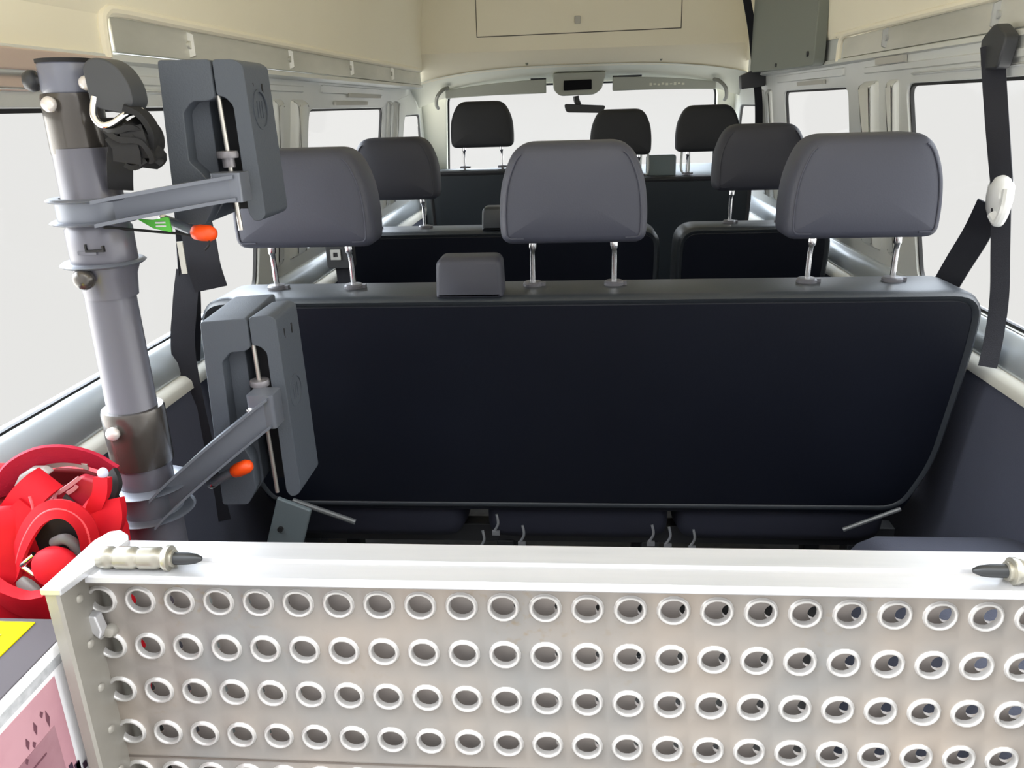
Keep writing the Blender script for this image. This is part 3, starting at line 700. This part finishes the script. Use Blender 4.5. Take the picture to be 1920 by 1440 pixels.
# side knobs and rivets
rivm = M('rivet_white', (.72, .68, .66), .3, metal=.3)
def knob(p, ax, r, name='knob', mat=plastd, L=None):
    mb = MB(); mb.lathe(p, [(0, r*.5), (r*.35, r*.55), (r*.5, r*.95), (r*1.0, r), (r*1.45, r*.75), (r*1.65, r*.3)], axis=ax, n=20); return mb.build(name, mat, pc, smooth=70)
knob((PX-.002, PY-.030, 1.078), (-.1, -1, 0), .0125, mat=sleevem)
knob((PX-.024, PY-.01, 1.291), (-1, -.2, 0), .0115)
knob((PX-.002, PY-.031, 1.2655), (-.15, -1, .1), .0082, 'rivet', rivm)
knob((PX-.004, PY-.037, .888), (-.1, -1, .1), .0085, 'rivet', rivm)
knob((PX+.030, PY-.014, 1.286), (.3, -1, .1), .0075, 'rivet', rivm)
# cam lever with chrome hook and a black strap bundle
ly = .862
mb = MB(); mb.prism(rpoly([(-.517, 1.262), (-.484, 1.254), (-.470, 1.262), (-.471, 1.283), (-.480, 1.300), (-.494, 1.310), (-.511, 1.310), (-.519, 1.302)], .008, 4), lambda x, z, t: Vector((x+.004, ly+t, z)), 0, .035)
lev = mb.build('cam_lever', M('lever_grey', (.045, .048, .053), .45), pc, bevel=.005, seg=3)
mb = MB(); mb.tube([(-.508, ly+.002, 1.272), (-.510, ly-.003, 1.255), (-.502, ly-.006, 1.244), (-.490, ly-.004, 1.245), (-.476, ly+.005, 1.255), (-.468, ly+.02, 1.257)], .0038, 12); mb.build('hook', chrome, lev)
mb = MB(); random.seed(7)
for pts, wdir, wd in (
    ([(-.508, .885, 1.248), (-.490, .868, 1.240), (-.472, .872, 1.243), (-.462, .885, 1.232), (-.468, .895, 1.212), (-.488, .890, 1.202), (-.503, .885, 1.215)], (0, 1, .25), .030),
    ([(-.500, .870, 1.236), (-.483, .862, 1.226), (-.466, .868, 1.222), (-.460, .880, 1.208), (-.474, .885, 1.199)], (.1, 1, -.3), .024),
    ([(-.478, .865, 1.262), (-.464, .872, 1.254), (-.458, .88, 1.236), (-.463, .885, 1.214), (-.459, .89, 1.205)], (-.2, 1, .1), .026),
    ([(-.498, .875, 1.240), (-.492, .872, 1.222), (-.497, .872, 1.208), (-.505, .88, 1.190), (-.510, .885, 1.175)], (1, .4, .2), .026),
    ([(-.490, .862, 1.236), (-.480, .858, 1.222), (-.483, .862, 1.205)], (1, .1, .3), .028),
    ([(-.474, .862, 1.240), (-.470, .860, 1.226), (-.472, .868, 1.210)], (1, .3, -.2), .024)):
    mb.ribbon(pts, wdir, wd, .006)
mb.build('strap_bundle', blackc, pc, smooth=60)

def arm(zr, z_end, xe, ye, rr=.048):
    """two ring flanges round the pole joined to a tapering channel arm"""
    th = .004; zs = (zr[0], zr[1]); mb = MB()
    for z in zs:
        mb.lathe((PX, PY, z), [(0, .034), (0, rr-.003), (th/2, rr), (th, rr-.003), (th, .034)], n=40, cap=False)
    mb.lathe((PX, PY, zs[0]), [(0, .039), (zs[1]-zs[0], .039)], n=36, cap=False)
    # flanges sweep from the ring tangent to the arm tip
    n = 12
    for k, z in enumerate(zs):
        L = []; R = []
        for i in range(n+1):
            t = i/n; s = t*t*(3-2*t); x = PX+.030+(xe-PX-.030)*t; y = PY-.012+(ye-PY+.012)*t
            wd = .046*(1-s)+.018*s; zz = z+(z_end[k]-z)*(t**.88)
            L.append((x, y-wd*.9, zz)); R.append((x, y+wd, zz))
        for i in range(n):
            a, b, c, d = L[i], L[i+1], R[i+1], R[i]
            mb.add([a, b, c, d]+[(p[0], p[1], p[2]+th) for p in (a, b, c, d)], [(0, 3, 2, 1), (4, 5, 6, 7), (0, 1, 5, 4), (2, 3, 7, 6)]+([(0, 4, 7, 3)] if i == 0 else [])+([(1, 2, 6, 5)] if i == n-1 else []))
    # web between the flanges
    lo = []; hi = []
    for i in range(n+1):
        t = i/n; x = PX+.030+(xe-PX-.030)*t; y = PY-.012+(ye-PY+.012)*t
        lo.append((x, y, zs[0]+(z_end[0]-zs[0])*(t**.88))); hi.append((x, y, zs[1]+.003+(z_end[1]-zs[1])*(t**.88)))
    for i in range(n):
        q = [lo[i], lo[i+1], hi[i+1], hi[i]]
        dv = Vector((0, .012, 0)); dd = Vector((0, -.008, 0))
        mb.add([Vector(p)+dd for p in q]+[Vector(p)+dv for p in q], [(0, 1, 2, 3), (7, 6, 5, 4), (0, 4, 5, 1), (3, 2, 6, 7)])
    # boss at the tip, gripping the threaded rod
    mb.loft([[Vector((x, y, z)) for x, y in rpoly([(xe-.030, ye-.012), (xe+.006, ye-.012), (xe+.006, ye+.022), (xe-.030, ye+.022)], .005, 3)] for z in (z_end[0]-.002, z_end[1]+.006)])
    a = mb.build('clamp_arm', armm, pc, smooth=40)
    mb = MB(); mb.lathe((xe-.026, ye-.011, (z_end[0]+z_end[1])/2+.004), [(0, .005), (.002, .0048), (.004, .002)], axis=(0, -1, 0), n=14); mb.build('bolt_head', chrome, a)
    return a
def clamp(zt, zb, gapt, nut, dx=0., dy=0., rodz=None):
    """block clamp: broad left jaw with a hollowed channel, slim right jaw, threaded rod and knurled nut"""
    FX = lambda x, z, t: Vector((x+dx-.10*t, .962+dy+t+(x+.48)*.30, z))
    h = zt-zb
    lj = MB()
    pf = [(-.482, zt), (-.427, zt), (-.427, gapt), (-.434, gapt-.004), (-.452, gapt-.004), (-.463, gapt-.016), (-.465, zb+h*.40), (-.452, zb+h*.32), (-.445, zb+h*.25), (-.445, zb+.022), (-.458, zb), (-.490, zb+.004)]
    pr = [(-.482, zt), (-.427, zt), (-.427, gapt), (-.442, gapt-.003), (-.442, zb+.022), (-.458, zb), (-.490, zb+.004)]
    lj.prism(rpoly(pf, .004, 3), lambda x, z, t: FX(x, z, t), 0, .030)
    lj.prism(rpoly(pr, .004, 3), lambda x, z, t: FX(x, z, t), .028, .145)
    a = lj.build('clamp_jaw', clampm, pc, bevel=.003, seg=2)
    rj = MB(); FR = lambda x, z, t: Vector((x+dx-.02*t, .985+dy+t+(x+.42)*.55, z))
    rj.prism(rpoly([(-.426, zt), (-.404, zt), (-.396, zt-.006), (-.392, zb+.006), (-.398, zb), (-.405, zb), (-.410, zb+.01), (-.411, gapt-.01), (-.418, gapt), (-.426, gapt+.002)], .004, 3), lambda x, z, t: FR(x, z, t), 0, .088)
    b = rj.build('clamp_jaw', clampm, pc, bevel=.004, seg=3)
    # dark inner channel between the jaws
    mb = MB(); mb.prism([(-.446, gapt-.002), (-.409, gapt-.002), (-.405, zb+.012), (-.446, zb+.012)], lambda x, z, t: Vector((x+dx, 1.03+dy+t, z)), 0, .03); mb.build('inner_channel', M('channel_black', (.008, .009, .012), .7), pc)
    # moulded slots and ring emblem on the outer jaw
    mb = MB()
    for k in (.035, .070): mb.box(-.4000+dx, -.3960+dx, .992+dy+k*.85, .996+dy+k*.85, zt-.040, zt-.026)
    mb.build('moulded_slot', blackc, b)
    zc = zt-.30*h if h < .22 else zt-.45*h
    mb = MB(); cY = 1.036+dy; X = -.3955+dx
    mb.lathe((X, cY, zc), [(0, .024), (.0016, .024), (.0016, .021), (0, .021)], axis=(1, .0, 0), n=28, cap=False)
    for i in range(3): mb.box(X, X+.0014, cY-.010+i*.008, cY-.006+i*.008, zc-.010, zc+.010)
    mb.build('emblem', clampm, b)
    r0, r1 = rodz
    mb = MB(); mb.cyl((-.4275+dx, .990+dy, r0), (-.4225+dx, .990+dy, r1), .0030, 12); rod = mb.build('threaded_rod', M('rod_steel', (.62, .60, .56), .3, metal=.8), pc)
    mb = MB(); mb.lathe((-.426+dx, .990+dy, nut), [(-.014, .0075), (-.003, .0075), (-.003, .0125), (.001, .0135), (.005, .0125), (.0055, .006)], n=24); mb.build('rod_nut', M('nut_grey', (.26, .25, .27), .4, metal=.4), rod)
clamp(1.312, 1.122, 1.270, 1.203, rodz=(1.272, 1.112))
clamp(1.000, .735, .960, .907, rodz=(.962, .744))
arm((1.137, 1.162), (1.153, 1.179), -.402, .955)
arm((.762, .800), (.860, .898), -.400, .960, rr=.054)
# quick-release levers with orange tips
def lever(a, b, tip):
    mb = MB(); mb.tube([a, ((a[0]+b[0])/2, (a[1]+b[1])/2, (a[2]+b[2])/2+.001), b], .0062, 12, 3); l = mb.build('release_lever', armm, pc, smooth=60)
    mb = MB(); d = (Vector(tip)-Vector(b)); L = d.length; mb.lathe(b, [(-.002, .0065), (0, .0085), (L*.3, .0098), (L*.8, .0095), (L, .007), (L+.002, .003)], axis=d, n=18); mb.build('lever_tip', orange, l, smooth=60)
    mb = MB(); mb.lathe(a, [(-.008, .003), (-.005, .0062), (0, .0065), (.003, .006)], axis=Vector(b)-Vector(a), n=14); mb.build('pivot_bolt', chrome, l, smooth=60)
lever((-.500, .952, 1.131), (-.456, .935, 1.118), (-.430, .928, 1.117))
lever((-.485, .932, .786), (-.452, .930, .804), (-.428, .928, .815))
mb = MB(); mb.tube([(-.53, .87, 1.135), (-.50, .92, 1.122), (-.47, .93, 1.117), (-.452, .932, 1.112)], .0016, 8)
mb.tube([(-.436, .926, 1.112), (-.437, .926, 1.104), (-.443, .926, 1.098)], .0012, 8); mb.build('cord', blackc, pc)
settle(pc)
gtg = MB(); gtg.prism(rpoly([(-.519, 1.137), (-.500, 1.135), (-.480, 1.139), (-.478, 1.120), (-.500, 1.125)], .003, 3), lambda x, z, t: Vector((x, .922+t, z)), 0, .003)
gtg = gtg.build('tag', green, None, bevel=.0005); tag(gtg, 'small green tag hanging on a cord below the upper arm of the grey pole', 'tag')
mb = MB()
for z in (1.132, 1.128): mb.box(-.496, -.484, .9205, .9222, z-.0010, z+.0010)
mb.build('tag_print', white, gtg)

# ================================================================ WHEEL ARCHES
for sg, lab in ((-1, 'pale grey wheel arch cover behind the grey pole'), (1, 'dark bluish wheel arch cover on the right below the trim panel')):
    prof = [(.725, 0), (.725, .20), (.77, .40), (.88, .485), (1.05, .50), (1.22, .49), (1.34, .44), (1.42, .32), (1.45, .15), (1.45, 0)]
    xi = .615 if sg < 0 else .505
    mb = MB()
    P = [tuple(v.xy) for v in spline([Vector((y, z*(1.09 if sg > 0 else 1), 0)) for y, z in prof], 4)]
    mb.loft([[Vector((sg*x, 1.05+(y-1.05)*k, z*k2)) for y, z in P] for x, k, k2 in ((.750, 1, 1), (xi+.03, 1, 1), (xi+.008, .985, .985), (xi, .96, .95))])
    o = mb.build('wheel_arch', archm if sg < 0 else trimm, None, smooth=60); tag(o, lab, 'wheel arch', 'wheel arches')

# ================================================================ BOX
cb = empty('equipment_case', (-.65, .40, 0)); tag(cb, 'grey topped cardboard case with yellow and pink labels, bottom left corner', 'box')
TZ = .776
mb = MB(); mb.box(-.745, -.500, .262, .646, .0, TZ); mb.build('case_body', casem, cb, bevel=.002)
mb = MB(); mb.box(-.5005, -.4985, .264, .645, .02, TZ-.001); sd_ = mb.build('printed_side', white, cb)
mb = MB(); mb.box(-.4990, -.4980, .266, .643, TZ-.0215, TZ-.0115); mb.build('grey_band', greyst, sd_)
mb = MB(); mb.box(-.4990, -.4978, .266, .594, .60, TZ-.027); lb = mb.build('pink_label', pink, sd_)
mb = MB(); mb.box(-.4982, -.4974, .40, .578, .61, .705); mb.build('shaded_print', pinkd, lb)
mb = MB()
for y, z, ln in ((.555, .722, .008), (.542, .716, .007), (.549, .709, .004), (.536, .702, .004), (.566, .728, .004), (.572, .718, .010)):
    mb.add([(-.4974, y, z-ln), (-.4974, y+.003, z), (-.4974, y, z+ln), (-.4974, y-.002, z), (-.4968, y, z)], [(0, 1, 4), (1, 2, 4), (2, 3, 4), (3, 0, 4), (0, 3, 2, 1)])
for k in range(8): mb.box(-.4975, -.4970, .41, .56-.012*(k % 3), .688-.009*k, .690-.009*k)
mb.build('printed_marks', M('mark_ink', (.12, .04, .06), .7), lb)
mb = MB(); random.seed(3)
for k in range(10):
    y = .575+random.random()*.03; z = .615+random.random()*.03; s_ = .003+random.random()*.004
    mb.box(-.4976, -.4968, y, y+s_, z, z+s_*1.4)
mb.build('code_blocks', inkm, sd_)
mb = MB(); mb.box(-.660, -.540, .43, .638, TZ-.0005, TZ+.0012); yl = mb.build('yellow_label', yellow, cb)
mb = MB()
for k in range(6): mb.box(-.622+k*.011, -.615+k*.011, .612, .619-.002*(k % 2), TZ+.001, TZ+.0018)
for k in range(8): mb.box(-.645+k*.011, -.637+k*.011, .565, .572, TZ+.001, TZ+.0018)
mb.build('label_print', M('label_ink', (.25, .2, 0), .7), yl)
settle(cb)

# ================================================================ RED HARNESS BAG
bg_ = empty('red_bag', (-.66, .78, .505)); tag(bg_, 'open bright red nylon bag with crimson carry strap, left of the ramp', 'bag')
def blob(cx, cy, levels, n=48, wob=.05, ph=0):
    rings = []
    for z, a, b in levels:
        rings.append([Vector((cx+a*k*math.cos(t), cy+b*k*math.sin(t), z+.006*math.sin(3*t+ph))) for t, k in ((2*PI*i/n, 1+wob*math.sin(3*2*PI*i/n+z*9+ph)+wob*.6*math.sin(7*2*PI*i/n-z*17)+wob*.35*math.sin(13*2*PI*i/n+z*30+ph)) for i in range(n))])
    return rings
# soft tub: outer wall up to the rim, folded over and down into a dark interior
mb = MB(); mb.loft(blob(-.640, .785, ((.505, .08, .055), (.515, .092, .066), (.60, .100, .072), (.70, .103, .074), (.79, .103, .074), (.835, .100, .072), (.852, .096, .068), (.856, .090, .062), (.850, .084, .056))), cap=False)
mb.build('bag_body', redm, bg_, smooth=80)
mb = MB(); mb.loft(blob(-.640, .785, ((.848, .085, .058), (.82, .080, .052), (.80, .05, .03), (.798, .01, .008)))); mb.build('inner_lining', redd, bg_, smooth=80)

mb = MB(); mb.ribbon([(-0.658, 0.760, 0.840), (-0.644, 0.765, 0.861), (-0.626, 0.770, 0.882), (-0.601, 0.775, 0.895), (-0.579, 0.780, 0.897), (-0.558, 0.785, 0.892), (-0.538, 0.790, 0.881), (-0.521, 0.790, 0.870)], Vector((0, -.45, 1)), 0.026, 0.004); mb.build('carry_strap', crim, bg_, smooth=60)
mb = MB(); mb.ribbon([(-0.602, 0.785, 0.880), (-0.576, 0.790, 0.881), (-0.555, 0.790, 0.876)], Vector((0, -.45, 1)), 0.01, 0.002); mb.build('strap_lining', ledge, bg_, smooth=60)
mb = MB(); mb.loft([[Vector(p)+Vector((0, d, 0)) for p in [(-0.659, 0.800, 0.819), (-0.634, 0.800, 0.854), (-0.605, 0.800, 0.867), (-0.573, 0.800, 0.865), (-0.546, 0.800, 0.855), (-0.548, 0.800, 0.813), (-0.591, 0.800, 0.784)]] for d in (0, .01)]); mb.build('rear_panel', redd, bg_, bevel=.003)
mb = MB(); mb.loft([[Vector(p)+Vector((0, d, 0)) for p in [(-0.632, 0.765, 0.862), (-0.622, 0.765, 0.876), (-0.606, 0.765, 0.885), (-0.592, 0.765, 0.885), (-0.584, 0.765, 0.879), (-0.600, 0.765, 0.869), (-0.621, 0.765, 0.857)]] for d in (0, .012)]); mb.build('pale_pad', greyl, bg_, bevel=.003)
mb = MB(); mb.loft([[Vector(p)+Vector((0, d, 0)) for p in [(-0.630, 0.750, 0.852), (-0.623, 0.750, 0.861), (-0.615, 0.750, 0.862), (-0.620, 0.750, 0.851), (-0.629, 0.750, 0.846)]] for d in (0, .012)]); mb.build('pale_pad', greyl, bg_, bevel=.003)
mb = MB(); mb.ribbon([(-0.643, 0.740, 0.818), (-0.614, 0.735, 0.844), (-0.595, 0.735, 0.864), (-0.585, 0.745, 0.874), (-0.580, 0.760, 0.877)], [Vector((.8, -.1, -.6))]*5, 0.034, 0.004); mb.build('shoulder_strap', redm, bg_, smooth=60)
mb = MB(); mb.ribbon([(-0.641, 0.730, 0.731), (-0.630, 0.720, 0.776), (-0.620, 0.720, 0.810), (-0.604, 0.722, 0.835), (-0.586, 0.730, 0.854)], [Vector((1, .1, .2)), Vector((1, .1, .2)), Vector((1, .1, 0)), Vector((.9, 0, -.3)), Vector((.8, 0, -.6))], 0.036, 0.004); mb.build('side_strap', redm, bg_, smooth=60)
mb = MB(); mb.tube([(-0.582, 0.725, 0.872), (-0.579, 0.722, 0.861), (-0.579, 0.720, 0.846)], 0.0016, 10); mb.build('fold_piping', M('coral_piping', (.80, .07, .09), .5), bg_, smooth=60)
mb = MB(); mb.loft([[Vector(p)+Vector((0, d, 0)) for p in [(-0.595, 0.755, 0.844), (-0.569, 0.755, 0.865), (-0.542, 0.755, 0.881), (-0.524, 0.755, 0.875), (-0.520, 0.755, 0.857), (-0.552, 0.755, 0.834), (-0.579, 0.755, 0.827)]] for d in (0, .012)]); pk = mb.build('lettered_pocket', M('crimson_nylon', (.33, .006, .022), .5, bump=.2, bscale=80), bg_, bevel=.004)
mb = MB(); mb.ribbon([(-0.570, 0.752, 0.862), (-0.554, 0.752, 0.872), (-0.541, 0.752, 0.881)], (0, -.2, 1), 0.0045, 0.002); mb.build('printed_lettering', M('pale_print', (.52, .22, .24), .6), pk, smooth=60)
mb = MB(); mb.ribbon([(-0.559, 0.752, 0.862), (-0.552, 0.752, 0.866), (-0.546, 0.752, 0.871)], (0, -.2, 1), 0.004, 0.002); mb.build('printed_lettering', MATS['pale_print'], pk, smooth=60)
mb = MB(); mb.tube([(-0.588, 0.752, 0.849), (-0.582, 0.752, 0.858), (-0.575, 0.752, 0.862), (-0.575, 0.752, 0.853), (-0.582, 0.752, 0.848), (-0.585, 0.752, 0.853)], 0.0016, 10); mb.build('printed_logo', MATS['pale_print'], pk, smooth=60)
mb = MB(); mb.loft([[Vector(p)+Vector((0, d, 0)) for p in [(-0.568, 0.750, 0.853), (-0.561, 0.750, 0.861), (-0.552, 0.750, 0.850), (-0.548, 0.750, 0.842), (-0.561, 0.750, 0.843)]] for d in (0, .003)]); mb.build('grey_patch', M('dark_patch', (.035, .03, .03), .7), pk)
mb = MB(); mb.ribbon([(-0.548, 0.745, 0.826), (-0.528, 0.742, 0.848), (-0.515, 0.745, 0.866), (-0.513, 0.750, 0.883)], [Vector((.8, .2, .5))]*4, 0.016, 0.01); mb.build('right_fold', redm, bg_, smooth=60)
mb = MB(); mb.ribbon([(-0.540, 0.745, 0.789), (-0.523, 0.742, 0.818), (-0.513, 0.745, 0.840), (-0.515, 0.750, 0.855)], [Vector((1, .2, .3))]*4, 0.036, 0.012); mb.build('right_fold', redm, bg_, smooth=60)
mb = MB(); mb.ribbon([(-0.621, 0.722, 0.768), (-0.606, 0.715, 0.800), (-0.586, 0.710, 0.832), (-0.565, 0.708, 0.856), (-0.546, 0.708, 0.866), (-0.530, 0.710, 0.863), (-0.521, 0.714, 0.848), (-0.522, 0.720, 0.824), (-0.532, 0.728, 0.793)], [Vector((-.3, .3, -.7)), Vector((-.6, .3, -.5)), Vector((-.5, .3, .6)), Vector((-.3, .3, .8)), Vector((0, .3, 1)), Vector((.2, .3, 1)), Vector((.5, .3, .8)), Vector((1, .3, .3)), Vector((1, .3, 0))], 0.02, 0.004); mb.build('pocket_flap', redm, bg_, smooth=60)
mb = MB(); mb.tube([(-0.621, 0.722, 0.768), (-0.606, 0.715, 0.800), (-0.586, 0.710, 0.832), (-0.565, 0.708, 0.856), (-0.546, 0.708, 0.866), (-0.530, 0.710, 0.863), (-0.521, 0.714, 0.848), (-0.522, 0.720, 0.824), (-0.532, 0.728, 0.793)], 0.0022, 10); mb.build('pocket_piping', MATS['coral_piping'], bg_, smooth=60)
mb = MB(); mb.loft([[Vector(p)+Vector((0, d, 0)) for p in [(-0.623, 0.728, 0.761), (-0.614, 0.728, 0.792), (-0.599, 0.728, 0.820), (-0.580, 0.728, 0.842), (-0.561, 0.728, 0.850), (-0.545, 0.728, 0.848), (-0.535, 0.728, 0.836), (-0.534, 0.728, 0.813), (-0.543, 0.728, 0.773), (-0.585, 0.728, 0.751)]] for d in (0, .01)]); mb.build('pocket_lining', M('black_lining', (.006, .003, .003), .85), bg_)
mb = MB(); mb.tube([(-0.562, 0.718, 0.820), (-0.548, 0.716, 0.826), (-0.540, 0.718, 0.819), (-0.541, 0.722, 0.803)], 0.006, 10); mb.build('inner_hoop', M('grey_hoop', (.10, .09, .09), .6), bg_, smooth=60)
mb = MB(); c = [(-0.556, 0.706, 0.796)][0]; mb.loft([[Vector((c[0]+.027*math.sin(PI*k/10)*math.cos(2*PI*i/24)*(1+.04*math.sin(5*i)), c[1]+.014*math.sin(PI*k/10)*math.sin(2*PI*i/24), c[2]-.026*math.cos(PI*k/10))) for i in range(24)] for k in range(1, 10)]); mb.build('rolled_pouch', redm, bg_, smooth=80)
mb = MB(); mb.tube([(-0.583, 0.712, 0.809), (-0.592, 0.710, 0.802), (-0.598, 0.710, 0.796), (-0.593, 0.710, 0.791), (-0.587, 0.710, 0.785)], 0.0036, 10); mb.build('carabiner', chrome, bg_, smooth=60)
mb = MB(); mb.loft([[Vector(p)+Vector((0, d, 0)) for p in [(-0.616, 0.712, 0.776), (-0.605, 0.712, 0.780), (-0.593, 0.712, 0.764), (-0.591, 0.712, 0.756), (-0.608, 0.712, 0.756), (-0.616, 0.712, 0.764)]] for d in (0, .01)]); mb.build('pale_pad', greyl, bg_, bevel=.003)
mb = MB(); mb.ribbon([(-0.633, 0.705, 0.772), (-0.613, 0.700, 0.761), (-0.589, 0.698, 0.754), (-0.566, 0.700, 0.757)], Vector((0, -.3, 1)), 0.034, 0.012); mb.build('lower_fold', redm, bg_, smooth=60)
mb = MB(); mb.ribbon([(-0.515, 0.765, 0.880), (-0.509, 0.760, 0.871), (-0.516, 0.760, 0.858), (-0.517, 0.765, 0.839), (-0.527, 0.770, 0.819)], Vector((1, -.2, .1)), 0.02, 0.006); mb.build('side_buckle', blackc, bg_, smooth=60)
mb = MB(); mb.lathe([(-0.511, 0.750, 0.888)][0], [(0, .006), (.003, .0055), (.005, .002)], axis=(0, -1, .3), n=12); mb.build('snap_stud', M('stud', (.5, .52, .65), .3), bg_, smooth=60)
settle(bg_)
